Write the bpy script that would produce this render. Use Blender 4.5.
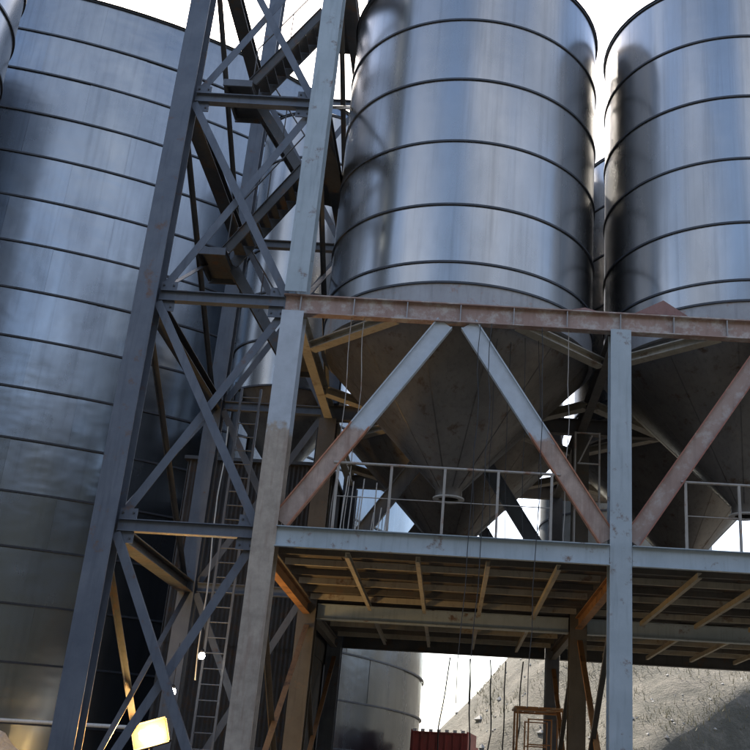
import bpy, math, random
from mathutils import Vector, Matrix, noise
R = math.radians
random.seed(7)
S = bpy.context.scene
for o in list(bpy.data.objects): bpy.data.objects.remove(o)

# ------------------------------------------------------------------ camera
PITCH, ROLL = R(21.564), R(3.300)
cam = bpy.data.cameras.new('camera')
cam.sensor_width = 36; cam.sensor_fit = 'HORIZONTAL'
cam.lens = 1039.15 / 750 * 36
cam.shift_x = (375 - 470.64) / 750
cam.shift_y = 0.0
cam.clip_start = 0.1; cam.clip_end = 3000
camo = bpy.data.objects.new('camera', cam); S.collection.objects.link(camo)
_r0 = Vector((1, 0, 0)); _u0 = Vector((0, -math.sin(PITCH), math.cos(PITCH))); _f = Vector((0, math.cos(PITCH), math.sin(PITCH)))
_r = _r0 * math.cos(ROLL) + _u0 * math.sin(ROLL); _u = -_r0 * math.sin(ROLL) + _u0 * math.cos(ROLL)
m = Matrix((_r, _u, -_f)).transposed().to_4x4(); m.translation = (3.305, -17.47, 1.6)
camo.matrix_world = m
S.camera = camo

# ------------------------------------------------------------------ sky and sun
SUN_EL, SUN_AZ = R(44), R(-18)          # azimuth measured from +Y towards +X
w = bpy.data.worlds.new('World'); S.world = w; w.use_nodes = True
nt = w.node_tree; bg = nt.nodes['Background']
sky = nt.nodes.new('ShaderNodeTexSky'); sky.sky_type = 'NISHITA'; sky.sun_disc = False
sky.sun_elevation = SUN_EL; sky.sun_rotation = SUN_AZ
sky.air_density = 1.0; sky.dust_density = 2.0; sky.ozone_density = 1.0
# broken white cloud over the whole sky
_tc = nt.nodes.new('ShaderNodeTexCoord'); _sx = nt.nodes.new('ShaderNodeSeparateXYZ'); nt.links.new(_tc.outputs['Generated'], _sx.inputs[0])
_za = nt.nodes.new('ShaderNodeMath'); _za.operation = 'ADD'; _za.inputs[1].default_value = .18; nt.links.new(_sx.outputs[2], _za.inputs[0])
_zm = nt.nodes.new('ShaderNodeMath'); _zm.operation = 'MAXIMUM'; _zm.inputs[1].default_value = .08; nt.links.new(_za.outputs[0], _zm.inputs[0])
_dv = nt.nodes.new('ShaderNodeVectorMath'); _dv.operation = 'DIVIDE'; nt.links.new(_tc.outputs['Generated'], _dv.inputs[0])
_cz = nt.nodes.new('ShaderNodeCombineXYZ')
for k in range(3): nt.links.new(_zm.outputs[0], _cz.inputs[k])
nt.links.new(_cz.outputs[0], _dv.inputs[1])
_cn = nt.nodes.new('ShaderNodeTexNoise'); _cn.inputs['Scale'].default_value = 1.1; _cn.inputs['Detail'].default_value = 7; _cn.inputs['Roughness'].default_value = .55
nt.links.new(_dv.outputs[0], _cn.inputs['Vector'])
_cr = nt.nodes.new('ShaderNodeValToRGB'); _cr.color_ramp.elements[0].position = .47; _cr.color_ramp.elements[1].position = .74
_cr.color_ramp.elements[1].color = (.9, .9, .9, 1); nt.links.new(_cn.outputs['Fac'], _cr.inputs[0])
_cm = nt.nodes.new('ShaderNodeMix'); _cm.data_type = 'RGBA'; nt.links.new(_cr.outputs[0], _cm.inputs[0])
nt.links.new(sky.outputs[0], _cm.inputs[6]); _cm.inputs[7].default_value = (4.6, 4.55, 4.5, 1)
nt.links.new(_cm.outputs[2], bg.inputs[0]); bg.inputs[1].default_value = 0.13
sun = bpy.data.lights.new('sun', 'SUN'); sun.energy = 4.0; sun.angle = R(0.5); sun.color = (1, 0.93, 0.82)
suno = bpy.data.objects.new('sun', sun); S.collection.objects.link(suno)
sd = Vector((math.sin(SUN_AZ) * math.cos(SUN_EL), math.cos(SUN_AZ) * math.cos(SUN_EL), math.sin(SUN_EL)))
suno.rotation_euler = sd.to_track_quat('Z', 'Y').to_euler(); suno.location = sd * 60
S.view_settings.view_transform = 'Standard'; S.view_settings.look = 'None'
S.view_settings.exposure = 1.6; S.view_settings.gamma = 1
S.view_settings.use_curve_mapping = False
S.render.engine = 'CYCLES'; S.cycles.max_bounces = 8; S.cycles.glossy_bounces = 6; S.cycles.diffuse_bounces = 3; S.cycles.volume_bounces = 0

# ------------------------------------------------------------------ helpers
COL = S.collection
def tag(o, label=None, cat=None, group=None, kind=None):
    if label: o['label'] = label
    if cat: o['category'] = cat
    if group: o['group'] = group
    if kind: o['kind'] = kind
    return o
def thing(name, label, cat, loc=(0, 0, 0), group=None):
    o = bpy.data.objects.new(name, None); COL.objects.link(o); o.location = loc
    o.empty_display_size = 0.3
    return tag(o, label, cat, group)
bpy.context.view_layer.update()
class MB:
    def __init__(s): s.v = []; s.f = []; s.sm = []
    def add(s, vs, fs, smooth=False):
        n = len(s.v); s.v += [tuple(x) for x in vs]
        for f in fs: s.f.append(tuple(i + n for i in f)); s.sm.append(smooth)
        return s
    def box(s, a, b):
        (x0, y0, z0), (x1, y1, z1) = a, b
        return s.add([(x0,y0,z0),(x1,y0,z0),(x1,y1,z0),(x0,y1,z0),(x0,y0,z1),(x1,y0,z1),(x1,y1,z1),(x0,y1,z1)],
                     [(3,2,1,0),(4,5,6,7),(0,1,5,4),(1,2,6,5),(2,3,7,6),(3,0,4,7)])
    def prof(s, p0, p1, pts, up):
        """extrude a closed 2d profile (side, up) from p0 to p1"""
        p0 = Vector(p0); p1 = Vector(p1); d = (p1 - p0).normalized(); up = Vector(up)
        up = (up - d * up.dot(d)).normalized(); sd_ = d.cross(up).normalized(); n = len(pts)
        vs = [p0 + sd_ * a + up * b for a, b in pts] + [p1 + sd_ * a + up * b for a, b in pts]
        fs = [(i, (i + 1) % n, n + (i + 1) % n, n + i) for i in range(n)]
        fs += [tuple(range(n))[::-1], tuple(range(n, 2 * n))]
        return s.add(vs, fs)
    def ibeam(s, p0, p1, h, b, tw=0.016, tf=0.024, up=(0, 0, 1)):
        H, B, t = h / 2, b / 2, tw / 2; q = H - tf
        return s.prof(p0, p1, [(-B,-H),(B,-H),(B,-q),(t,-q),(t,q),(B,q),(B,H),(-B,H),(-B,q),(-t,q),(-t,-q),(-B,-q)], up)
    def channel(s, p0, p1, h, b, t=0.012, up=(0, 0, 1)):
        H = h / 2
        return s.prof(p0, p1, [(0,-H),(b,-H),(b,-H+t),(t,-H+t),(t,H-t),(b,H-t),(b,H),(0,H)], up)
    def angle(s, p0, p1, h, b, t=0.012, up=(0, 0, 1)):
        H = h / 2
        return s.prof(p0, p1, [(0,-H),(b,-H),(b,-H+t),(t,-H+t),(t,H),(0,H)], up)
    def bar(s, p0, p1, wd, hh, up=(0, 0, 1)):
        return s.prof(p0, p1, [(-wd/2,-hh/2),(wd/2,-hh/2),(wd/2,hh/2),(-wd/2,hh/2)], up)
    def tube(s, pts, r, n=8):
        pts = [Vector(p) for p in pts]; vs = []; fs = []; ref = None
        for i, p in enumerate(pts):
            d = (pts[min(i+1, len(pts)-1)] - pts[max(i-1, 0)]).normalized()
            if ref is None: ref = Vector((0,0,1)) if abs(d.z) < .9 else Vector((1,0,0))
            a = (ref - d*ref.dot(d)).normalized(); b = d.cross(a); ref = a
            vs += [p + a*(r*math.cos(2*math.pi*k/n)) + b*(r*math.sin(2*math.pi*k/n)) for k in range(n)]
        for i in range(len(pts)-1):
            for k in range(n): fs.append((i*n+k, i*n+(k+1)%n, (i+1)*n+(k+1)%n, (i+1)*n+k))
        s.add(vs, fs, True)
        return s.add([vs[k] for k in range(n)] + [vs[(len(pts)-1)*n+k] for k in range(n)], [tuple(range(n))[::-1], tuple(range(n, 2*n))])
    def lathe(s, prof, n=96, smooth=True, a0=0.0, a1=2*math.pi):
        full = abs(a1 - a0 - 2*math.pi) < 1e-6; cols = n if full else n + 1
        vs = []; fs = []
        for k in range(cols):
            a = a0 + (a1 - a0) * k / n; c, q = math.cos(a), math.sin(a)
            vs += [(r*c, r*q, z) for r, z in prof]
        L = len(prof)
        for k in range(n):
            k2 = (k + 1) % cols
            for i in range(L - 1): fs.append((k*L+i, k2*L+i, k2*L+i+1, k*L+i+1))
        return s.add(vs, fs, smooth)
    def mesh(s, name, mat=None):
        me = bpy.data.meshes.new(name); me.from_pydata(s.v, [], s.f); me.update()
        me.polygons.foreach_set('use_smooth', s.sm)
        if mat: me.materials.append(mat)
        return me
    def build(s, name, mat, parent=None, loc=None):
        return inst(name, s.mesh(name, mat), parent, loc)
def inst(name, me, parent=None, loc=None, rot=None):
    o = bpy.data.objects.new(name, me); COL.objects.link(o)
    if parent: o.parent = parent
    if loc is not None: o.location = loc
    if rot is not None: o.rotation_euler = rot
    return o
def copy_tree(o, parent=None):
    c = o.copy(); COL.objects.link(c); c.parent = parent
    for ch in list(o.children): copy_tree(ch, c)
    return c

# ------------------------------------------------------------------ materials
def newmat(name):
    m_ = bpy.data.materials.new(name); m_.use_nodes = True
    return m_, m_.node_tree, m_.node_tree.nodes['Principled BSDF']
def nd(nt_, t, **kw):
    n = nt_.nodes.new(t)
    for k, v in kw.items():
        if hasattr(n, k): setattr(n, k, v)
        else: n.inputs[k.replace('_', ' ')].default_value = v
    return n
def ramp(nt_, src, stops):
    r_ = nt_.nodes.new('ShaderNodeValToRGB'); e = r_.color_ramp.elements
    while len(e) < len(stops): e.new(0.5)
    for i, (p, c) in enumerate(stops):
        e[i].position = p; e[i].color = (*c, 1) if not isinstance(c, (int, float)) else (c, c, c, 1)
    nt_.links.new(src, r_.inputs[0]); return r_
def mapped(nt_, coord='Object', scale=(1, 1, 1)):
    if coord == 'World': src = nd(nt_, 'ShaderNodeNewGeometry').outputs['Position']
    else: src = nd(nt_, 'ShaderNodeTexCoord').outputs[coord]
    mp = nd(nt_, 'ShaderNodeMapping'); mp.inputs['Scale'].default_value = scale
    nt_.links.new(src, mp.inputs[0]); return mp.outputs[0]
def noise_tex(nt_, vec, sc, det=5, rough=.6):
    n = nd(nt_, 'ShaderNodeTexNoise'); n.inputs['Scale'].default_value = sc; n.inputs['Detail'].default_value = det
    n.inputs['Roughness'].default_value = rough; nt_.links.new(vec, n.inputs['Vector']); return n.outputs['Fac']
def mix(nt_, fac, a, b, blend='MIX'):
    x = nd(nt_, 'ShaderNodeMix', data_type='RGBA', blend_type=blend)
    if isinstance(fac, (int, float)): x.inputs[0].default_value = fac
    else: nt_.links.new(fac, x.inputs[0])
    for i, c in ((6, a), (7, b)):
        if isinstance(c, tuple): x.inputs[i].default_value = (*c, 1)
        else: nt_.links.new(c, x.inputs[i])
    return x.outputs[2]
def bump(nt_, bsdf, h, strength=.2, dist=.02):
    b = nd(nt_, 'ShaderNodeBump'); b.inputs['Strength'].default_value = strength; b.inputs['Distance'].default_value = dist
    nt_.links.new(h, b.inputs['Height']); nt_.links.new(b.outputs[0], bsdf.inputs['Normal'])

def steel(name, base, dark, rust=None, rust_amt=.3, rough=.45, metal=.0, scale=1.0):
    """painted structural steel: blotches, down-streaks, some rust"""
    m_, t, b = newmat(name); W = mapped(t, 'World')
    n1 = noise_tex(t, W, 1.7*scale, 6, .62)
    st = noise_tex(t, mapped(t, 'World', (9, 9, .7)), 1.3, 4, .6)
    c = mix(t, ramp(t, n1, [(.3, 0), (.7, 1)]).outputs[0], dark, base)
    c = mix(t, ramp(t, st, [(.52, 0), (.75, .5)]).outputs[0], c, tuple(x*.6 for x in dark))
    if rust:
        n2 = noise_tex(t, W, 3.1*scale, 8, .7)
        c = mix(t, ramp(t, n2, [(.62 - .25*rust_amt, 0), (.72 - .2*rust_amt, 1)]).outputs[0], c, rust)
    t.links.new(c, b.inputs['Base Color'])
    fine = noise_tex(t, W, 14, 5, .7)
    rr = ramp(t, fine, [(.3, rough - .1), (.7, rough + .15)])
    t.links.new(rr.outputs[0], b.inputs['Roughness']); b.inputs['Metallic'].default_value = metal
    bump(t, b, fine, .15, .01)
    return m_
def two_tone(name, top, bot, zsplit):
    """grey above a ragged edge at one height, rusty brown below it"""
    m_, t, b = newmat(name); W = mapped(t, 'World')
    n1 = noise_tex(t, W, 2.3, 6, .65); n2 = noise_tex(t, W, 3.3, 8, .7)
    st = noise_tex(t, mapped(t, 'World', (8, 8, .8)), 1.5, 4, .6)
    sx = nd(t, 'ShaderNodeSeparateXYZ'); t.links.new(W, sx.inputs[0])
    ad = nd(t, 'ShaderNodeMath', operation='MULTIPLY_ADD'); t.links.new(n1, ad.inputs[0]); ad.inputs[1].default_value = .9; t.links.new(sx.outputs[2], ad.inputs[2])
    mr = nd(t, 'ShaderNodeMapRange'); t.links.new(ad.outputs[0], mr.inputs[0])
    mr.inputs[1].default_value = zsplit + .40; mr.inputs[2].default_value = zsplit + .50
    a = mix(t, ramp(t, n2, [(.35, 0), (.7, 1)]).outputs[0], top, tuple(x*.8 for x in top))
    c = mix(t, ramp(t, n2, [(.35, 0), (.65, 1)]).outputs[0], bot, tuple(x*1.55 for x in bot))
    c = mix(t, ramp(t, st, [(.5, 0), (.75, .6)]).outputs[0], c, (bot[0]*.7, bot[1]*.5, bot[2]*.45))
    t.links.new(mix(t, mr.outputs[0], c, a), b.inputs['Base Color'])
    fine = noise_tex(t, W, 14, 5, .7)
    t.links.new(ramp(t, fine, [(.3, .4), (.7, .65)]).outputs[0], b.inputs['Roughness'])
    bump(t, b, fine, .15, .01)
    return m_
def sheet(name, base, tint, rough=.26, dent=.5, metal=.85, seam=0):
    """bare galvanised / mill-finish sheet: near mirror with dents, stains and streaks"""
    m_, t, b = newmat(name); O = mapped(t, 'World')
    oi = nd(t, 'ShaderNodeObjectInfo')
    n1 = noise_tex(t, mapped(t, 'World', (1, 1, .35)), .9, 5, .6)
    st = noise_tex(t, mapped(t, 'World', (5, 5, .12)), 1.4, 5, .65)
    sp = noise_tex(t, O, 9, 6, .7)
    c = mix(t, ramp(t, n1, [(.3, 0), (.7, 1)]).outputs[0], base, tint)
    c = mix(t, ramp(t, st, [(.5, 0), (.8, .55)]).outputs[0], c, tuple(x*.55 for x in tint))
    c = mix(t, ramp(t, oi.outputs['Random'], [(0, 0), (1, .35)]).outputs[0], c, tuple(x*.6 for x in base))
    c = mix(t, ramp(t, sp, [(.6, 0), (.8, .35)]).outputs[0], c, (base[0]*.7, base[1]*.62, base[2]*.52))
    t.links.new(c, b.inputs['Base Color']); b.inputs['Metallic'].default_value = metal
    mm = nd(t, 'ShaderNodeMath', operation='ADD'); t.links.new(ramp(t, n1, [(.25, rough-.07), (.75, rough+.10)]).outputs[0], mm.inputs[0])
    t.links.new(ramp(t, oi.outputs['Random'], [(0, 0), (1, .06)]).outputs[0], mm.inputs[1])
    t.links.new(mm.outputs[0], b.inputs['Roughness'])
    h1 = noise_tex(t, mapped(t, 'World', (1, 1, 1.6)), .8, 2, .5)
    bump(t, b, h1, dent, .05)
    return m_
M = {}
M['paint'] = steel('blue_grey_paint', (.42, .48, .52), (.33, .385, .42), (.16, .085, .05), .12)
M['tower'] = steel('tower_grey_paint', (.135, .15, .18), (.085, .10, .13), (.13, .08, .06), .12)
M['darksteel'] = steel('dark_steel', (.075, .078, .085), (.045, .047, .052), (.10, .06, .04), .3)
M['rust'] = steel('red_oxide_primer', (.40, .29, .25), (.31, .20, .165), (.48, .43, .40), .55, .6)
M['rusty'] = steel('rusty_diagonal', (.37, .28, .24), (.30, .205, .17), (.42, .36, .33), .45, .6)
M['orange'] = steel('orange_primer', (.40, .205, .08), (.27, .13, .055), (.14, .075, .04), .35, .6)
M['oxide'] = steel('dark_red_oxide', (.24, .12, .095), (.17, .08, .065), (.27, .18, .15), .3, .6)
M['scaf'] = steel('scaffold_orange', (.55, .31, .15), (.42, .2, .09), (.5, .42, .33), .35, .55)
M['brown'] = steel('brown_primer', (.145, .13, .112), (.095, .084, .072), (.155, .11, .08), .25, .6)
M['cream'] = steel('cream_primer', (.50, .455, .37), (.36, .32, .25), (.22, .14, .09), .2, .6)
M['plate'] = steel('deck_plate', (.11, .093, .08), (.075, .065, .057), (.11, .07, .05), .3, .7)
M['railp'] = steel('rail_paint', (.40, .37, .33), (.28, .25, .22), (.25, .13, .08), .3)
M['two_col'] = two_tone('column_two_tone', (.47, .51, .56), (.29, .245, .20), 7.25)
M['two_dia'] = two_tone('diagonal_two_tone', (.52, .57, .62), (.31, .235, .195), 7.35)
M['two_flange'] = two_tone('flange_two_tone', (.50, .55, .60), (.33, .145, .085), 7.45)
M['redflange'] = steel('red_flange', (.36, .16, .11), (.27, .10, .07), (.38, .26, .2), .3, .6)
M['silo'] = sheet('silo_sheet', (.40, .395, .39), (.31, .305, .30), .22, .14, .97)
M['bigsilo'] = sheet('storage_sheet', (.27, .30, .335), (.20, .22, .25), .19, .35, .97)
M['band'] = steel('band_steel', (.06, .065, .08), (.04, .045, .055))  # dark tone on the silo bands stands in for their shadow line
M['cone'] = steel('cone_steel', (.20, .185, .172), (.145, .135, .128), (.10, .07, .05), .25, .42, .55)
M['skirt'] = steel('skirt_primer', (.38, .38, .39), (.30, .29, .29), (.32, .21, .17), .2, .5, .3)
M['flange'] = steel('bright_flange', (.62, .60, .56), (.5, .48, .45), rough=.4)
M['white'] = steel('white_pipe', (.75, .75, .72), (.6, .6, .57))
M['black'] = steel('black_rubber', (.03, .03, .032), (.02, .02, .022), rough=.6)
M['truckred'] = steel('truck_red', (.33, .06, .045), (.22, .045, .035), (.17, .08, .05), .3)
M['glass'] = newmat('dark_glass')[0]
_b = M['glass'].node_tree.nodes['Principled BSDF']; _b.inputs['Base Color'].default_value = (.02, .025, .03, 1); _b.inputs['Roughness'].default_value = .06
def emit(name, col, st):
    m_, t, b = newmat(name); b.inputs['Base Color'].default_value = (*col, 1)
    b.inputs['Emission Color'].default_value = (*col, 1); b.inputs['Emission Strength'].default_value = st
    return m_
M['lampwarm'] = emit('lamp_warm', (1, .36, .03), .75)
M['lampcore'] = emit('lamp_core', (1, .75, .4), 12)
M['glintwhite'] = emit('glint_white', (1, .95, .85), 25)  # glow that stands in for white sun glints
def earth(name, a, b_, c_, sc=1.0):
    m_, t, b = newmat(name); W = mapped(t, 'World')
    n1 = noise_tex(t, W, .12*sc, 8, .65); n2 = noise_tex(t, W, 1.3*sc, 8, .7); n3 = noise_tex(t, W, 7*sc, 6, .7)
    c = mix(t, ramp(t, n1, [(.35, 0), (.62, 1)]).outputs[0], a, b_)
    c = mix(t, ramp(t, n2, [(.45, 0), (.65, .8)]).outputs[0], c, c_)
    c = mix(t, ramp(t, n3, [(.4, 0), (.75, .5)]).outputs[0], c, tuple(x*.6 for x in b_))
    t.links.new(c, b.inputs['Base Color']); b.inputs['Roughness'].default_value = .95
    hh = nd(t, 'ShaderNodeMath', operation='ADD'); t.links.new(n2, hh.inputs[0]); t.links.new(n3, hh.inputs[1])
    bump(t, b, hh.outputs[0], .8, .15)
    return m_
M['ground'] = earth('packed_earth', (.30, .26, .20), (.23, .20, .155), (.36, .32, .26))
M['hill'] = earth('hillside_earth', (.165, .145, .11), (.095, .09, .068), (.22, .195, .155))
M['straw'] = steel('straw', (.30, .25, .14), (.17, .16, .08), rough=.8)
M['clad'] = steel('shade_dark_cladding', (.075, .07, .068), (.045, .043, .043), (.09, .055, .035), .35, .5)  # shade behind the tower is put into this dark colour
M['matte'] = steel('matte_grey_sheet', (.26, .27, .26), (.19, .2, .19), (.2, .15, .11), .25, .5, .3)
M['scrub'] = earth('shaded_scrub', (.018, .02, .012), (.012, .014, .009), (.03, .026, .018))  # near-black: self-shading of trees is put into the colour
M['gravel'] = earth('pale_gravel', (.62, .60, .56), (.5, .48, .45), (.7, .68, .64), 3)
M['leaf'] = newmat('dry_leaf')[0]
_t = M['leaf'].node_tree; _bb = _t.nodes['Principled BSDF']
_oi = nd(_t, 'ShaderNodeNewGeometry')
_t.links.new(ramp(_t, _oi.outputs['Random Per Island'], [(0, (.07, .075, .03)), (.6, (.11, .10, .045)), (1, (.17, .13, .07))]).outputs[0], _bb.inputs['Base Color'])
_bb.inputs['Roughness'].default_value = .7

# ------------------------------------------------------------------ ground and hills
def sstep(a, b, x):
    t = max(0, min(1, (x - a) / (b - a))); return t*t*(3 - 2*t)
def hgt(x, y):
    n = noise.fractal(Vector((x*.05, y*.05, 1.3)), 1, 2, 5)
    n2 = noise.fractal(Vector((x*.25, y*.25, 4.1)), 1, 2, 4)
    back = sstep(20, 52, y + .25*(x - 6)) * (2.2 + 9.5*sstep(-2, 9, x - .16*(y - 40))) * (1 - .35*sstep(60, 120, y))
    scarp = .75*(y - 24) - (x - 9) * .62
    back += 1.5*sstep(-.5, .6, scarp + 1.2*n) * sstep(7, 11, x) * sstep(44, 36, y)
    front = 0
    side = sstep(38, 80, x) * 14 * (1 - sstep(40, 60, y)) + sstep(-40, -80, x) * 14
    k = sstep(18, 30, y) + sstep(30, 45, abs(x))
    k = min(1, k)
    return back + max(front, side) + k*(1.2*n + .35*n2) + .04*n2*(1-k)
def axis(lo, hi, fine_lo, fine_hi, fine, coarse_n):
    a = []
    x = fine_lo
    while x <= fine_hi: a.append(x); x += fine
    pre = [fine_lo - (fine_lo - lo)*(k/coarse_n)**2.2 for k in range(coarse_n, 0, -1)]
    post = [a[-1] + (hi - a[-1])*(k/coarse_n)**2.2 for k in range(1, coarse_n+1)]
    return pre + a + post
xs = axis(-500, 500, -30, 32, .7, 24); ys = axis(-500, 500, -30, 62, .7, 24)
g = MB(); nx = len(xs)
g.v = [(x, y, hgt(x, y)) for y in ys for x in xs]
for j in range(len(ys)-1):
    for i in range(nx-1): g.f.append((j*nx+i, j*nx+i+1, (j+1)*nx+i+1, (j+1)*nx+i)); g.sm.append(True)
tag(g.build('ground', M['hill']), kind='structure')
# wooded hillside closing the valley on the photographer's side
hh = MB(); hx = [-190 + 5*i for i in range(77)]; hy = [-26 - 3.2*j for j in range(34)]
for y in hy:
    for x in hx:
        q = sstep(-26, -74, y); e = 1 - .55*sstep(70, 190, abs(x))
        hh.v.append((x, y, -1.0 + q*38*e + (2.6*noise.fractal(Vector((x*.04, y*.04, 9)), 1, 2, 5) + 2.2*noise.noise(Vector((x*.35, y*.35, 2))))*q + .98))
for j in range(len(hy)-1):
    for i in range(len(hx)-1): hh.f.append((j*77+i, (j+1)*77+i, (j+1)*77+i+1, j*77+i+1)); hh.sm.append(False)
tag(hh.build('wooded_hill', M['scrub']), kind='structure')

# ------------------------------------------------------------------ support frame (bays of 6 m)
frame = thing('steel_support_frame', 'tall braced steel frame with red-brown ring beam carrying the cone-bottomed silos', 'steel frame')
ZB0, ZB1 = 9.50, 9.88
XS, YS = (0, 6, 12), (0, 6, 12)
for yi, y in enumerate(YS):
    for xi, x in enumerate(XS):
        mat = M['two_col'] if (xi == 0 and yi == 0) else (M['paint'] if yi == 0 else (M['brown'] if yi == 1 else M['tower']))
        cw = .40 if xi == 0 else .37
        b = MB().ibeam((x, y, .02), (x, y, ZB0 - .003), cw, cw, .018, .028, (0, 1, 0))
        b.build('column', mat, frame)
        MB().box((x-.3, y-.3, -.05), (x+.3, y+.3, .04)).build('base_plate', M['brown'], frame)
stiff = MB().box((-.009, -.082, ZB0+.026), (.009, -.012, ZB1-.026)).mesh('stiffener', M['skirt'])
for y in YS:
    b = MB().ibeam((-.22, y, (ZB0+ZB1)/2), (12.25, y, (ZB0+ZB1)/2), ZB1-ZB0, .19, .016, .022)
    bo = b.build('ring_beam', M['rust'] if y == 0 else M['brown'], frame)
    if y == 0:
        x = .10
        while x < 12.2:
            inst('stiffener', stiff, bo, (x, y, 0)); x += .985
for x in XS:
    for y0, y1 in ((.10, 5.90), (6.10, 11.90)):
        MB().ibeam((x, y0, 9.68), (x, y1, 9.68), .36, .19).build('ring_beam', M['cream'] if x == 0 else M['brown'], frame)
# corner braces lying flat at ring-beam level under each silo
for bx in (0, 6):
    for by in (0, 6):
        for (sx, sy) in ((0, 0), (1, 0), (0, 1), (1, 1)):
            x0 = bx + 6*sx; y0 = by + 6*sy; dx = 1 - 2*sx; dy = 1 - 2*sy
            MB().ibeam((x0 + dx*1.85, y0 + dy*.10, 9.60), (x0 + dx*.10, y0 + dy*1.75, 9.60), .18, .22).build('corner_brace', M['cream'], frame)
# V bracing: web faces the viewer
for y in YS:
    for bx in (0, 6):
        for s in (0, 1):
            top = (bx + 3 + (.22 if s else -.22), y, 9.49); bot = (bx + (5.80 if s else .20), y, 5.62)
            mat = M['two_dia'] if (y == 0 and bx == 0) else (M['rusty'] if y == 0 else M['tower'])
            d = (Vector(bot) - Vector(top)); up = Vector((d.z, 0, -d.x))
            un = up.normalized()
            db = MB().bar(top, bot, .05, .286, up).build('diagonal_brace', mat, frame)
            fm = M['two_flange'] if (y == 0 and bx == 0) else (M['redflange'] if y == 0 else M['tower'])
            for q in (-1, 1):
                MB().bar(Vector(top) + un*(q*.154), Vector(bot) + un*(q*.154), .13, .022, up).build('flange', fm, db)
# X bracing in the side planes, between ground and deck
for x in XS:
    for y0 in (0, 6):
        for s in (0, 1):
            a = (x + .03*(1 if s else -1), y0 + .22, .4 if s else 4.7); b_ = (x + .03*(1 if s else -1), y0 + 5.78, 4.7 if s else .4)
            MB().angle(a, b_, .11, .07, .014, (1, 0, 0)).build('cross_brace', M['orange'] if s else M['brown'], frame)

# ------------------------------------------------------------------ working deck at 5.5 m
deck = thing('working_deck', 'raised steel deck with cream joists below and blue-grey edge beam', 'deck')
seam = MB().box((-.012, -.055, 5.19), (.012, -.012, 5.46)).mesh('stiffener', M['paint'])
for bx in (0, 6):
    e = MB().channel((bx + .193, -.16, 5.325), (bx + 5.807, -.16, 5.325), .35, .10, .014, (0, 0, 1))
    eb = e.build('edge_beam', M['paint'], deck)
    for k in range(1, 5):
        MB().box((bx + .22 + 1.13*k - .008, -.172, 5.155), (bx + .22 + 1.13*k + .008, -.1605, 5.495)).build('joint_strip', M['band'], eb)
    for y in (6, 12):
        zc_ = 5.02 if y == 6 else 5.125
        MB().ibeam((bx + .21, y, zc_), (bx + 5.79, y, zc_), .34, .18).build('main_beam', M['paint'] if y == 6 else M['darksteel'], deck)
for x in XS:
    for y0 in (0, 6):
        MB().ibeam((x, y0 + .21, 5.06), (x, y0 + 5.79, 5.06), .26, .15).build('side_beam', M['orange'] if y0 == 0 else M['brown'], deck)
joist = MB().channel((0, .12, 5.13), (0, 5.82, 5.13), .10, .075, .01).mesh('joist', M['cream'])
for bx in (0, 6):
    for y0 in (0, 6):
        for k in range(4): inst('joist', joist, deck, (bx + 1.35 + 1.2*k, y0, 0))
        for k in range(6):
            yy = y0 + .55 + k*.95
            MB().box((bx + .12, yy - .03, 5.185), (bx + 5.88, yy + .03, 5.30)).build('purlin', M['cream'] if k % 2 else M['brown'], deck)
for bx in (0, 6):
    for y0 in (0, 6):
        for k in range(5):
            MB().box((bx - .03 + 1.2*k - (.04 if k % 2 else -.003), y0 - .05, 5.305 + .014*(k % 2)), (bx - .03 + 1.2*k + (1.24 if k % 2 else 1.197), y0 + 5.946, 5.318 + .014*(k % 2))).build('floor_plate', M['plate'], deck)

def guard_rail(x0, n, label):
    t = thing('guard_rail', label, 'railing', (x0, -.02, 5.5), 'railings along the deck edge')
    MB().tube([(-.08, 0, 1.22), ((n-1)*.93 + .15, 0, 1.22)], .026).build('top_rail', M['railp'], t)
    MB().tube([(-.02, 0, .62), ((n-1)*.93 + .02, 0, .62)], .009, 6).build('middle_wire', M['railp'], t)
    for k in range(n):
        MB().bar((k*.93, .0, -.17), (k*.93, 0, 1.21), .045, .045, (1, 0, 0)).build('post', M['railp'], t)
guard_rail(1.10, 5, 'thin steel railing on the deck in front of the whole silo cone')
guard_rail(7.15, 5, 'thin steel railing on the deck at the right edge of the picture')
t = thing('platform_rail', 'small stepped railing beside the right column, above the deck rail', 'railing', (5.55, 3.0, 7.1))
MB().tube([(0, 0, 1.44), (.5, 0, 1.44)], .02).build('top_rail', M['railp'], t)
MB().tube([(.05, 0, .78), (.5, 0, .78)], .02).build('middle_rail', M['railp'], t)
MB().tube([(.5, 0, -1.75), (.5, 0, 1.46)], .022).build('post', M['railp'], t)
MB().tube([(.0, 0, -1.75), (.0, 0, 1.46)], .022).build('post', M['railp'], t)
MB().tube([(.08, .02, .8), (.35, .02, 1.4)], .016).build('brace', M['railp'], t)

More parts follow.
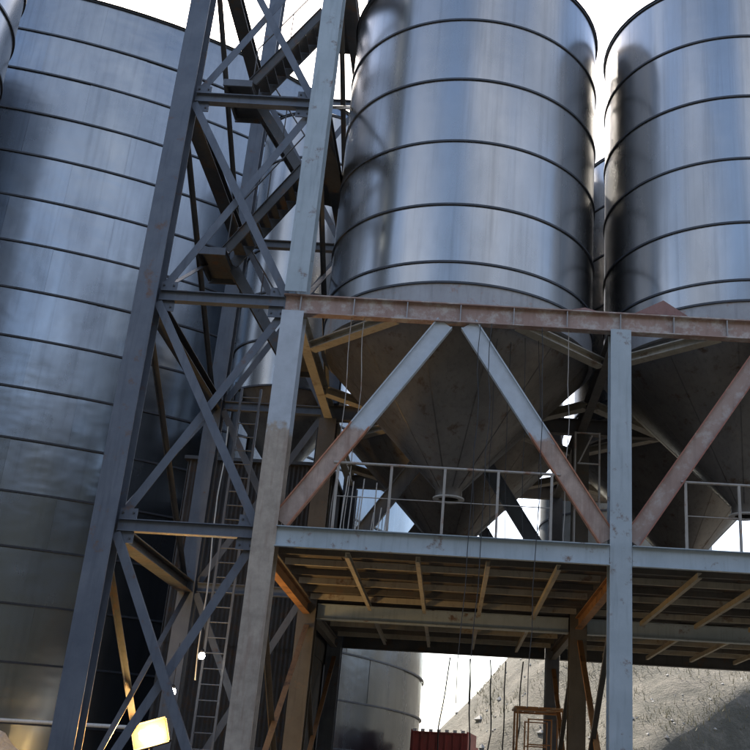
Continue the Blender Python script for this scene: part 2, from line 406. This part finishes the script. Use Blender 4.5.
# ------------------------------------------------------------------ cone-bottomed silos
ZT = 18.10; BANDS = (16.60, 15.08, 13.58, 12.12, 10.86, 10.42)
def hopper(label, loc, rad=2.85, group='cone-bottomed silos on the frame', zt=ZT, bands=BANDS, zs=10.05, zc=6.97, rout=.27):
    t = thing('hopper_silo', label, 'silo', loc, group)
    lv = [zs + .002] + sorted(bands) + [zt]
    for i in range(len(lv) - 1):
        a, b = lv[i], lv[i+1]
        r_ = rad + (.003 if i % 2 else 0)
        mat = M['skirt'] if i == 0 else M['silo']
        MB().lathe([(r_, a), (r_, b)], 128).build('shell_course', mat, t)
    for z in list(bands) + [zt]:
        MB().lathe([(rad-.01, z-.02), (rad+.032, z-.02), (rad+.032, z+.02), (rad-.01, z+.02)], 128, False).build('band', M['band'], t)
    MB().lathe([(rad-.12, 9.885), (rad+.02, 9.885), (rad+.02, zs), (rad-.12, zs)], 96, False).build('ring_skirt', M['skirt'], t)
    MB().lathe([(rad-.02, zs-.05), (rad-.13, 9.75), (rout, zc+.18), (rout, zc)], 96).build('cone', M['cone'], t)
    for k in range(12):
        a = R(15 + 30*k); c_, q_ = math.cos(a), math.sin(a)
        MB().bar(((rad-.14)*c_, (rad-.14)*q_, 9.74), ((rout+.01)*c_, (rout+.01)*q_, zc+.19), .022, .008, (c_, q_, -1)).build('weld_seam', M['cone'], t)
    MB().lathe([(rout-.06, zc-.02), (rout+.05, zc-.02), (rout+.05, zc+.01), (rout-.06, zc+.01), (rout-.06, zc-.02)], 40, False).build('outlet_flange', M['flange'], t)
    MB().lathe([(rad+.06, zt+.03), (.5, zt+1.5), (.5, zt+1.9), (0, zt+1.9)], 64).build('roof', M['silo'], t)
    return t
hopper('shiny grey silo seen whole above the ring beam in the middle', (3, 3, 0))
hopper('shiny grey silo cut by the right edge of the picture', (9, 3, 0))
hopper('silo of the rear row standing behind the middle silo', (3, 9, 0))
hopper('silo of the rear row glimpsed through the gap between the two front silos', (9, 9, 0))
t = thing('raised_bin', 'matte grey raised bin seen between the cones behind the right column', 'bin', (9.15, 19.2, 0))
for i, (a, b) in enumerate(((7.6, 9.0), (9.0, 10.4), (10.4, 11.8))):
    MB().lathe([(3.05 + .003*(i % 2), a), (3.05 + .003*(i % 2), b)], 96).build('shell_course', M['matte'], t)
for z in (7.6, 9.0, 10.4, 11.8): MB().lathe([(3.04, z-.03), (3.09, z-.03), (3.09, z+.03), (3.04, z+.03)], 96, False).build('band', M['band'], t)
MB().lathe([(3.05, 7.62), (.5, 6.75), (.5, 6.6)], 64).build('cone', M['cone'], t)
MB().lathe([(3.12, 11.82), (.3, 12.9), (0, 12.9)], 64).build('roof', M['matte'], t)
for lx, ly in ((-.50, -2.3), (.16, 2.3)):
    MB().ibeam((lx, ly, -.3), (lx, ly, 7.8), .40, .40, .02, .03, (0, 1, 0)).build('leg', M['darksteel'], t)
# slim silo behind the stair tower
t = thing('slim_silo', 'slim shiny silo standing behind the stair tower', 'silo', (-1.95, 11.2, 0))
lv = [11.6, 13.0, 14.5, 16.0, 17.5, 19.0, 20.6]
for i in range(6):
    MB().lathe([(1.75 + .003*(i % 2), lv[i]), (1.75 + .003*(i % 2), lv[i+1])], 96).build('shell_course', M['silo'], t)
for z in lv: MB().lathe([(1.74, z-.025), (1.79, z-.025), (1.79, z+.025), (1.74, z+.025)], 96, False).build('band', M['band'], t)
MB().lathe([(1.76, 11.62), (.4, 9.75), (.4, 9.5)], 64).build('cone', M['cone'], t)
MB().lathe([(1.82, 20.62), (.3, 21.7), (0, 21.7)], 64).build('roof', M['silo'], t)
for k in range(4):
    a = R(45 + 90*k); MB().ibeam((1.72*math.cos(a), 1.72*math.sin(a), 9.3), (1.72*math.cos(a), 1.72*math.sin(a), 11.8), .22, .22, .014, .018, (1, 0, 0)).build('leg', M['darksteel'], t)
# made-up sheet-clad house below it, added to darken the gap behind the tower
t = thing('dark_filler_house', 'made-up dark sheet-clad house filling the shaded gap behind the foot of the stair tower', 'building', (-3.95, 9.0, 0))
def corrugated(wd, z0, z1):
    b = MB(); n = 8; vs = []
    for k in range(2*n + 1):
        for z in (z0, z1): vs.append((wd*k/(2*n), -.02 if k % 2 else .02, z))
    b.add(vs, [(2*k, 2*k+2, 2*k+3, 2*k+1) for k in range(2*n)])
    return b.mesh('cladding_sheet', M['clad'])
lo_, hi_ = corrugated(.91, .05, 4.55), corrugated(.91, 4.5, 9.2)
for k in range(4):
    for me_, dy in ((lo_, 0), (hi_, -.03)):
        inst('cladding_sheet', me_, t, (.91*k, dy, 0))
        inst('cladding_sheet', me_, t, (3.66 - dy, .91*k, 0), (0, 0, R(90)))
        inst('cladding_sheet', me_, t, (-.02 + dy, 3.66 - .91*k, 0), (0, 0, R(-90)))
        inst('cladding_sheet', me_, t, (3.64 - .91*k, 3.68 - dy, 0), (0, 0, R(180)))
MB().box((-.12, -.14, 9.2), (3.78, 3.80, 9.29)).build('roof', M['darksteel'], t)
do = MB().box((2.0, -.09, .05), (3.0, -.045, 2.2)).build('door', M['darksteel'], t)
MB().box((2.12, -.12, 1.05), (2.2, -.091, 1.2)).build('handle', M['flange'], do)

# ------------------------------------------------------------------ big storage silo
BC = (-15.33, 26.7); BR = 17.4; BP = 1.49
zlev = [23.34 - BP*k for k in range(16)][::-1]; zlev[0] = .3
t = thing('storage_silo', 'huge blue-grey storage silo of many bolted sheets behind the stair tower', 'silo', (BC[0], BC[1], 0))
NP = 36; dA = 2*math.pi/NP
vis0, vis1 = -122, -18           # arc of the wall that faces the viewer, degrees
def plate_mesh(h):
    b = MB(); n = 6; vs = []; ov = .004
    for k in range(n+1):
        a = -dA/2 + .00008 + (dA - .00016)*k/n
        for r_ in (0, -.012):
            for z in (0, h): vs.append(((BR+r_)*math.cos(a) - BR, (BR+r_)*math.sin(a), z - h/2))
    fo = []; fs = []
    for k in range(n):
        i = 4*k; j = i + 4
        fo.append((2*k, 2*k+2, 2*k+3, 2*k+1))
        fs += [(i+1, j+1, j+3, i+3), (i, i+2, j+2, j)]
    b.add([v for i, v in enumerate(vs) if i % 4 < 2], fo, True)
    b.add(vs, fs, False); b.add([vs[0], vs[1], vs[3], vs[2]], [(0, 1, 2, 3)]); b.add(vs[-4:], [(0, 2, 3, 1)])
    return b.mesh('plate', M['bigsilo'])
pm = {}
levels = zlev + [25.0]
for i in range(len(levels)-1):
    h = round(levels[i+1] - levels[i] - .006, 3)
    if h not in pm: pm[h] = plate_mesh(h)
    off = (i % 2) * dA/2
    for k in range(NP):
        a = k*dA + off; deg = (math.degrees(a) + 180) % 360 - 180
        if vis0 <= deg <= vis1:
            o = inst('plate', pm[h], t, (BR*math.cos(a), BR*math.sin(a), (levels[i] + levels[i+1])/2))
            o.rotation_euler = (random.gauss(0, .0003), random.gauss(0, .0048), a + random.gauss(0, .0034))
rest = MB().lathe([(BR-.03, .3), (BR-.03, 25.0)], 60, True, R(vis1 - 6), R(360 + vis0 + 6)).build('rear_wall', M['bigsilo'], t)
for z in levels[1:]:
    MB().lathe([(BR-.02, z-.026), (BR+.05, z-.026), (BR+.05, z+.026), (BR-.02, z+.026)], 160, False).build('band', M['band'], t)
MB().lathe([(BR+.12, 25.02), (1.2, 31.0), (1.2, 31.8), (0, 31.8)], 120).build('roof', M['bigsilo'], t)
MB().lathe([(BR+.35, -.3), (BR+.35, .35), (BR-.3, .35)], 96, False).build('concrete_ring', M['gravel'], t)

# neighbour at the left edge of the picture
t = thing('edge_silo', 'curved silo wall just showing in the upper left corner', 'silo', (-12.40, 4.6, 0))
for i in range(15):
    MB().lathe([(3.0 + .003*(i % 2), .2 + 1.5*i), (3.0 + .003*(i % 2), 1.7 + 1.5*i)], 96).build('shell_course', M['silo'], t)
    MB().lathe([(2.99, 1.67+1.5*i), (3.05, 1.67+1.5*i), (3.05, 1.73+1.5*i), (2.99, 1.73+1.5*i)], 96, False).build('band', M['band'], t)
MB().lathe([(3.06, 22.74), (.4, 24.2), (0, 24.2)], 64).build('roof', M['silo'], t)

# ------------------------------------------------------------------ stair tower
TX = -2.72; LV = (0.55, 5.40, 9.72, 14.12, 18.50)
tower = thing('stair_tower', 'grey steel stair tower with crossed braces left of the middle silo', 'stair tower')
for (x, y, z0) in ((TX, 0, .02), (TX, 6, .02), (0, 0, ZB1 + .003), (0, 6, ZB1 + .003)):
    cw = .40 if y == 0 else .36
    MB().ibeam((x, y, z0), (x, y, 22.5), cw, cw, .018, .028, (0, 1, 0)).build('column', M['tower'] if (x < -1 or y > 1) else M['paint'], tower)
for z in LV:
    for y in (0, 6):
        MB().ibeam((TX + .21, y, z), (-.21, y, z), .21, .16, .014, .016).build('strut', M['tower'], tower)
    for x in (TX, 0):
        if x == 0 and z < 10: continue
        MB().ibeam((x, .21, z - .02), (x, 5.81, z - .02), .24, .32, .014, .016).build('strut', M['darksteel'], tower)
for i in range(4):
    z0, z1 = LV[i], LV[i+1]
    for y in (0, 6):
        for s in (0, 1):
            p = (TX + .20, y + (.06 if s else -.06), (z0 + .14) if s else (z1 - .14)); q = (-.20, y + (.06 if s else -.06), (z1 - .14) if s else (z0 + .14))
            b = MB().angle(p, q, .15, .09, .013, Vector((q[2]-p[2], 0, -(q[0]-p[0]))))
            b.build('cross_brace', M['tower'], tower)
    for x in (TX,) if i < 2 else (TX, 0):
        for s in (0, 1):
            p = (x + .05*(1 if s else -1), .2, (z0+.15) if s else (z1-.15)); q = (x + .05*(1 if s else -1), 5.8, (z1-.15) if s else (z0+.15))
            MB().angle(p, q, .11, .07, .012, (1, 0, 0)).build('cross_brace', M['darksteel'], tower)
# gusset plates where braces meet the front columns
for z in LV[1:]:
    for x in (TX + .34, -.34):
        MB().box((x - .15, -.012, z - .30), (x + .15, .012, z + .30)).build('gusset', M['tower'], tower)
bolt = MB().lathe([(0, .03), (.018, .03), (.02, 0)], 6, False).mesh('bolt', M['darksteel'])
for gp in [o for o in tower.children if o.name.startswith('gusset')]:
    cx_ = sum(v.co.x for v in gp.data.vertices)/8; cz_ = sum(v.co.z for v in gp.data.vertices)/8
    for dx in (-.09, .09):
        for dz in (-.22, .22):
            inst('bolt', bolt, gp, (cx_ + dx, -.012, cz_ + dz), (R(90), 0, 0))
tread = MB().box((-.12, 0, -.018), (.12, .60, .018)).mesh('tread', M['darksteel'])
def flight(x0, z0, x1, z1, ya):
    f = MB(); f.channel((x0, ya, z0), (x1, ya, z1), .22, .05); f.channel((x1, ya + .66, z1), (x0, ya + .66, z0), .22, .05)
    fo = f.build('stair_flight', M['darksteel'], tower)
    n = 9
    for k in range(1, n):
        inst('tread', tread, fo, (x0 + (x1-x0)*k/n, ya + .03, z0 + (z1-z0)*k/n))
    h = MB(); sg = 1 if x1 > x0 else -1
    h.tube([(x0, ya, z0 + .95), (x1, ya, z1 + .95)], .018, 6)
    for k in (0, .5, 1): h.tube([(x0 + (x1-x0)*k, ya, z0 + (z1-z0)*k), (x0 + (x1-x0)*k, ya, z0 + (z1-z0)*k + .95)], .014, 6)
    h.build('handrail', M['darksteel'], fo)
def landing(x0, x1, z):
    lo = MB().box((x0, 2.38, z - .02), (x1, 3.75, z + .01)).build('landing', M['darksteel'], tower)
    MB().box((x0, 2.34, z - .14), (x1, 2.379, z + .03)).build('edge_channel', M['tower'], lo)
    MB().box((x0, 3.751, z - .14), (x1, 3.79, z + .03)).build('edge_channel', M['darksteel'], lo)
    MB().bar((x0 + .04, 2.4, z - .08), (x0 + .04, 3.7, z - .08), .06, .1).build('bearer', M['darksteel'], lo)
    MB().bar((x1 - .04, 2.4, z - .08), (x1 - .04, 3.7, z - .08), .06, .1).build('bearer', M['darksteel'], lo)
for z in (12.0, 16.35):
    landing(TX - .02, -2.08, z)
for z in (9.86, 14.2, 18.55): landing(-.66, -.02, z)
for zl in (12.0, 16.35):
    flight(-2.08, zl, -.66, zl + 2.18, 2.40)
    flight(-.66, zl - 2.15, -2.08, zl, 3.08)
# vertical access ladder low in the tower
t = thing('access_ladder', 'narrow vertical ladder low inside the stair tower', 'ladder', (-1.75, 5.2, 0))
for x in (-.22, .22): MB().bar((x, 0, .1), (x, 0, 9.9), .05, .05, (0, 1, 0)).build('side_rail', M['tower'], t)
rung = MB().tube([(-.2, 0, 0), (.2, 0, 0)], .014, 6).mesh('rung', M['tower'])
for k in range(30): inst('rung', rung, t, (0, 0, .4 + .32*k))

# ------------------------------------------------------------------ small things
def loose_plate(loc, sx, h, label):
    b = MB(); th = .012
    P = [(-sx, 0, 0), (sx*.9, .05, .02), (sx*.05, .10, h)]
    n = Vector((0, -.6, .35)).normalized()*th
    vs = [Vector(p) for p in P] + [Vector(p) + n for p in P]
    b.add(vs, [(2, 1, 0), (3, 4, 5), (0, 1, 4, 3), (1, 2, 5, 4), (2, 0, 3, 5)])
    tag(b.build('loose_plate', M['oxide'], None, loc), label, 'steel plate')
loose_plate((6.80, -.06, ZB1 + .012), .52, .34, 'red-brown triangular plate leaning on the ring beam right of the column')
loose_plate((5.35, -.06, ZB1 + .012), .24, .10, 'small red-brown plate lying on the ring beam left of the column')

def cable(pts, r, label, mat='black'):
    P = []
    for i in range(len(pts)-1):
        for k in range(6):
            q = k/6; a = Vector(pts[i]).lerp(Vector(pts[i+1]), q)
            a += Vector((.05*noise.noise(a*1.1), .05*noise.noise(a*1.3 + Vector((3, 1, 4))), 0)); P.append(a)
    P.append(Vector(pts[-1]))
    tag(MB().tube(P, r, 6).build('hanging_cable', M[mat]), label, 'cable', 'loose cables hanging from the steelwork')
for lab, x, y, z1, z0 in zip(('leftmost', 'second from left', 'third from left', 'fourth from left', 'rightmost'), *zip((3.2, 12.3, 4.9, 1.2), (3.75, 12.4, 4.9, .6), (4.3, 12.3, 4.9, 1.0), (4.75, 12.5, 4.9, .5), (5.2, 12.3, 4.9, 1.5))):
    cable([(x, y, z1), (x + random.uniform(-.25, .25), y, (z0+z1)/2), (x + random.uniform(-.35, .35), y, z0)], .018, 'dark cable hanging below the far deck edge, %s of the five' % lab)
for lab, x, y in (('leftmost', 3.42, -.3), ('middle one', 3.62, -.32), ('rightmost', 4.55, -.3)):
    cable([(x, y, 9.4), (x + .05, y, 6.5), (x - .05, y, 2.8)], .007, 'thin cable hanging from the ring beam past the deck edge, %s of three' % lab)
for lab, x, y in (('right of the cone by the right column', 5.05, .02), ('left of the cone, nearer the left column', 1.05, .03), ('left of the cone, farther from the left column', 1.30, .0)):
    cable([(x, y, 9.50), (x + .03, y, 7.4), (x, y, 5.33)], .008, 'thin pale cable above the deck, ' + lab, 'railp')
for k, lab in enumerate(('leftmost', 'second from left', 'middle one', 'second from right', 'rightmost')):
    x = 3.50 + .27*k; y = .35 + .12*(k % 3)
    cable([(x, y, 9.45), (x - .06 + .03*k, y, 7.3), (x + .02*k, y, 5.33)], .006, 'thin dark cable behind the railing beside the cone tip, %s of five' % lab)
cable([(-1.7, 3.2, 8.3), (-1.66, 3.2, 6.5), (-1.6, 3.2, 3.2)], .014, 'cable hanging inside the stair tower, white for its sun glints', 'white')  # white colour stands in for sun glints along the cable

# orange trestle scaffold
t = thing('scaffold_frame', 'orange trestle scaffold with inner ladder under the deck beside the rear columns', 'scaffold', (5.0, 10.0, 0))
for y in (0, 1.3):
    MB().tube([(-.02, y, 0), (-.02, y, 3.50)], .028).build('upright', M['scaf'], t)
    MB().tube([(1.12, y, 0), (1.12, y, 3.50)], .028).build('upright', M['scaf'], t)
    MB().tube([(-.05, y, 3.48), (1.15, y, 3.48)], .026).build('top_bar', M['scaf'], t)
    MB().tube([(.26, y, 0), (.26, y, 3.27)], .02).build('inner_post', M['scaf'], t)
    MB().tube([(.84, y, 0), (.84, y, 3.27)], .02).build('inner_post', M['scaf'], t)
    for z in (3.25, 2.65, 2.05, 1.5, .95, .4): MB().tube([(.26, y, z), (.84, y, z)], .016, 6).build('rung', M['scaf'], t)
for x in (-.02, 1.12):
    MB().tube([(x, 0, .6), (x, 1.3, 2.9)], .014, 6).build('cross_rod', M['railp'], t)
for k in range(4): MB().box((-.1 + .31*k, -.05, 3.51), (.19 + .31*k, 1.35, 3.55)).build('board', M['scaf'], t)

# truck at the back
TX0, TY0 = 2.95, 19.0
t = thing('dump_truck', 'red truck seen from behind, far under the deck', 'truck', (TX0, TY0, hgt(TX0, TY0)))
t.rotation_euler = (0, 0, R(-7))
W = .94; zo = 3.32 - hgt(TX0, TY0)
bo = MB().box((-W, 0, 1.05), (W, .05, zo - .1)).build('tailgate', M['truckred'], t)
for k in range(7): MB().box((-W + .06 + .27*k, -.035, 1.1), (-W + .11 + .27*k, -.001, zo - .15)).build('rib', M['truckred'], bo)
MB().box((-W, -.03, zo - .145), (W, -.0015, zo - .102)).build('top_rim', M['truckred'], bo)
for x in (-W - .02, W - .03): MB().box((x, .051, 1.05), (x + .05, 2.9, zo - .05)).build('side_wall', M['truckred'], t)
MB().box((-W + .04, .052, 1.02), (W - .04, 2.9, 1.1)).build('bed_floor', M['darksteel'], t)
for k in range(7): MB().box((-W + .05 + .27*k, -.01, zo - .098), (-W + .17 + .27*k, .045, zo - .02)).build('rim_lug', M['flange'], t)
MB().box((-W + .05, 3.1, .8), (W - .05, 4.5, zo - .4)).build('cab', M['truckred'], t)
MB().box((-.7, 3.08, 1.7), (.7, 3.099, zo - .6)).build('rear_window', M['glass'], t)
MB().box((-.4, .1, .65), (.4, 4.4, 1.0)).build('chassis', M['darksteel'], t)
wh = MB().tube([(-.12, 0, 0), (.12, 0, 0)], .42, 24).mesh('wheel', M['black'])
for x in (-.75, .75):
    for y in (.9, 3.7): inst('wheel', wh, t, (x, y, .42))

# lit floodlight on a stand at the foot of the tower
t = thing('floodlight', 'lit orange floodlight on a stand at the foot of the stair tower', 'floodlight', (-2.35, 3.4, 0))
hd = MB(); hd.prof((0, .0, 0), (0, .20, 0), [(-.34, -.20), (-.28, -.24), (.28, -.24), (.34, -.20), (.34, .20), (.28, .24), (-.28, .24), (-.34, .20)], (0, 0, 1))
hd = hd.build('housing', M['darksteel'], t); hd.location = (0, 0, 2.2); hd.rotation_euler = (0, R(-18), 0)
rim = MB()
for a, b in (((-.33, -.22), (.33, -.22)), ((.33, -.22), (.33, .22)), ((.33, .22), (-.33, .22)), ((-.33, .22), (-.33, -.22))):
    rim.bar((a[0], -.02, a[1]), (b[0], -.02, b[1]), .035, .03)
rim.build('rim', M['darksteel'], hd)
MB().prof((0, -.012, 0), (0, -.002, 0), [(-.31, -.18), (-.26, -.21), (.26, -.21), (.31, -.18), (.31, .18), (.26, .21), (-.26, .21), (-.31, .18)], (0, 0, 1)).build('reflector', M['lampwarm'], hd)
MB().prof((0, -.035, 0), (0, -.013, 0), [(-.20, -.06), (-.16, -.10), (.16, -.10), (.20, -.06), (.20, .06), (.16, .10), (-.16, .10), (-.20, .06)], (0, 0, 1)).build('lamp_tube', M['lampcore'], hd)
MB().tube([(0, .1, 1.98), (0, .1, .5)], .02).build('pole', M['darksteel'], t)
for k in range(3):
    a = R(90 + 120*k); MB().tube([(0, .1, .6), (.45*math.cos(a), .1 + .45*math.sin(a), .02)], .015, 6).build('leg', M['darksteel'], t)
ld = bpy.data.lights.new('floodlight_lamp', 'POINT'); ld.energy = 160; ld.color = (1, .6, .2); ld.shadow_soft_size = .2
lo = bpy.data.objects.new('floodlight_lamp', ld); COL.objects.link(lo); lo.parent = t; lo.location = (0, -.30, 2.16)
def glintbulb(loc, label):  # made-up glowing bulb in place of a sun glint
    t = thing('glint_bulb', label, 'glint stand-in', loc)
    MB().lathe([(0, -.07), (.05, -.05), (.065, 0), (.05, .05), (.03, .07)], 16).build('bulb', M['glintwhite'], t)
    MB().lathe([(.0, .13), (.035, .13), (.05, .065), (.03, .065)], 16).build('socket', M['black'], t)
    MB().tube([(0, 0, .13), (0, 0, .9)], .006, 6).build('cord', M['black'], t)
glintbulb((-1.95, 3.0, 2.95), 'small glowing bulb standing in for a sun glint just above the orange floodlight')
glintbulb((-1.78, 4.2, 3.75), 'small glowing bulb standing in for a sun glint higher up, right of the brace crossing')

# white pipe barrier and pale gravel heap, lower left
t = thing('pipe_barrier', 'white horizontal pipe barrier low behind the left tower column', 'barrier', (0, 6.8, 0))
MB().tube([(-9.5, 0, 2.40), (-2.95, 0, 2.40)], .045).build('pipe', M['white'], t)
for x in (-9.2, -6.9, -3.1): MB().tube([(x, 0, 0), (x, 0, 2.37)], .03).build('post', M['white'], t)
gm = MB(); n = 26
for j in range(n+1):
    for i in range(n+1):
        x, y = (i/n - .5)*5.2, (j/n - .5)*4.4; d = math.hypot(x/2.6, y/2.2)
        gm.v.append((x, y, 2.2*max(0, 1 - d)**.8 + .12*noise.noise(Vector((x*3, y*3, 0)))*(1 if d < 1 else 0) - .02))
for j in range(n):
    for i in range(n): gm.f.append((j*(n+1)+i, j*(n+1)+i+1, (j+1)*(n+1)+i+1, (j+1)*(n+1)+i)); gm.sm.append(False)
tag(gm.build('gravel_heap', M['gravel'], None, (-5.9, 5.0, 0)), 'pale heap of gravel in the lower left corner', 'gravel heap', kind='stuff')


# dry grass and stones on the slope behind the frame
gr = MB(); rk = MB(); rnd = random.Random(5)
for k in range(15000):
    x = rnd.uniform(4.5, 24); y = rnd.uniform(19, 46)
    if noise.noise(Vector((x*.5, y*.5, 7))) < rnd.uniform(-.25, .35): continue
    z = hgt(x, y); h_ = rnd.uniform(.10, .38); a = rnd.uniform(0, 6.28); l = rnd.uniform(.0, .22)
    u = Vector((math.cos(a), math.sin(a), 0))*.018; t_ = Vector((rnd.uniform(-l, l), rnd.uniform(-l, l), h_)); p = Vector((x, y, z - .03))
    gr.add([p-u, p+u, p + t_], [(0, 1, 2)])
tag(gr.build('dry_grass', M['straw']), 'thin dry grass scattered over the slope behind the frame', 'grass', kind='stuff')
for k in range(420):
    x = rnd.uniform(3, 24); y = rnd.uniform(18, 46); z = hgt(x, y); r_ = rnd.uniform(.04, .13)*(2.2 if rnd.random() < .12 else 1)
    vs = [Vector((dx, dy, dz))*r_*rnd.uniform(.6, 1.2) + Vector((x, y, z)) for dx, dy, dz in ((1,0,0),(0,1,0),(-1,0,0),(0,-1,0),(0,0,.9),(0,0,-.8))]
    rk.add(vs, [(0,1,4),(1,2,4),(2,3,4),(3,0,4),(1,0,5),(2,1,5),(3,2,5),(0,3,5)])
tag(rk.build('loose_stones', M['gravel']), 'pale loose stones strewn over the slope behind the frame', 'stones', kind='stuff')
# pale rods added on the deck to stand in for vertical glints
t = thing('glint_rods', 'made-up pale thin rods standing in for glints on the deck beside the left column', 'rods', (.95, 1.6, 5.33))
for k in range(9):
    x = .11*k + rnd.uniform(-.03, .03); y = rnd.uniform(-.2, .4)
    MB().tube([(x, y, 0), (x + rnd.uniform(-.05, .12), y + .15, rnd.uniform(1.0, 1.9))], .011, 6).build('rod', M['flange'], t)
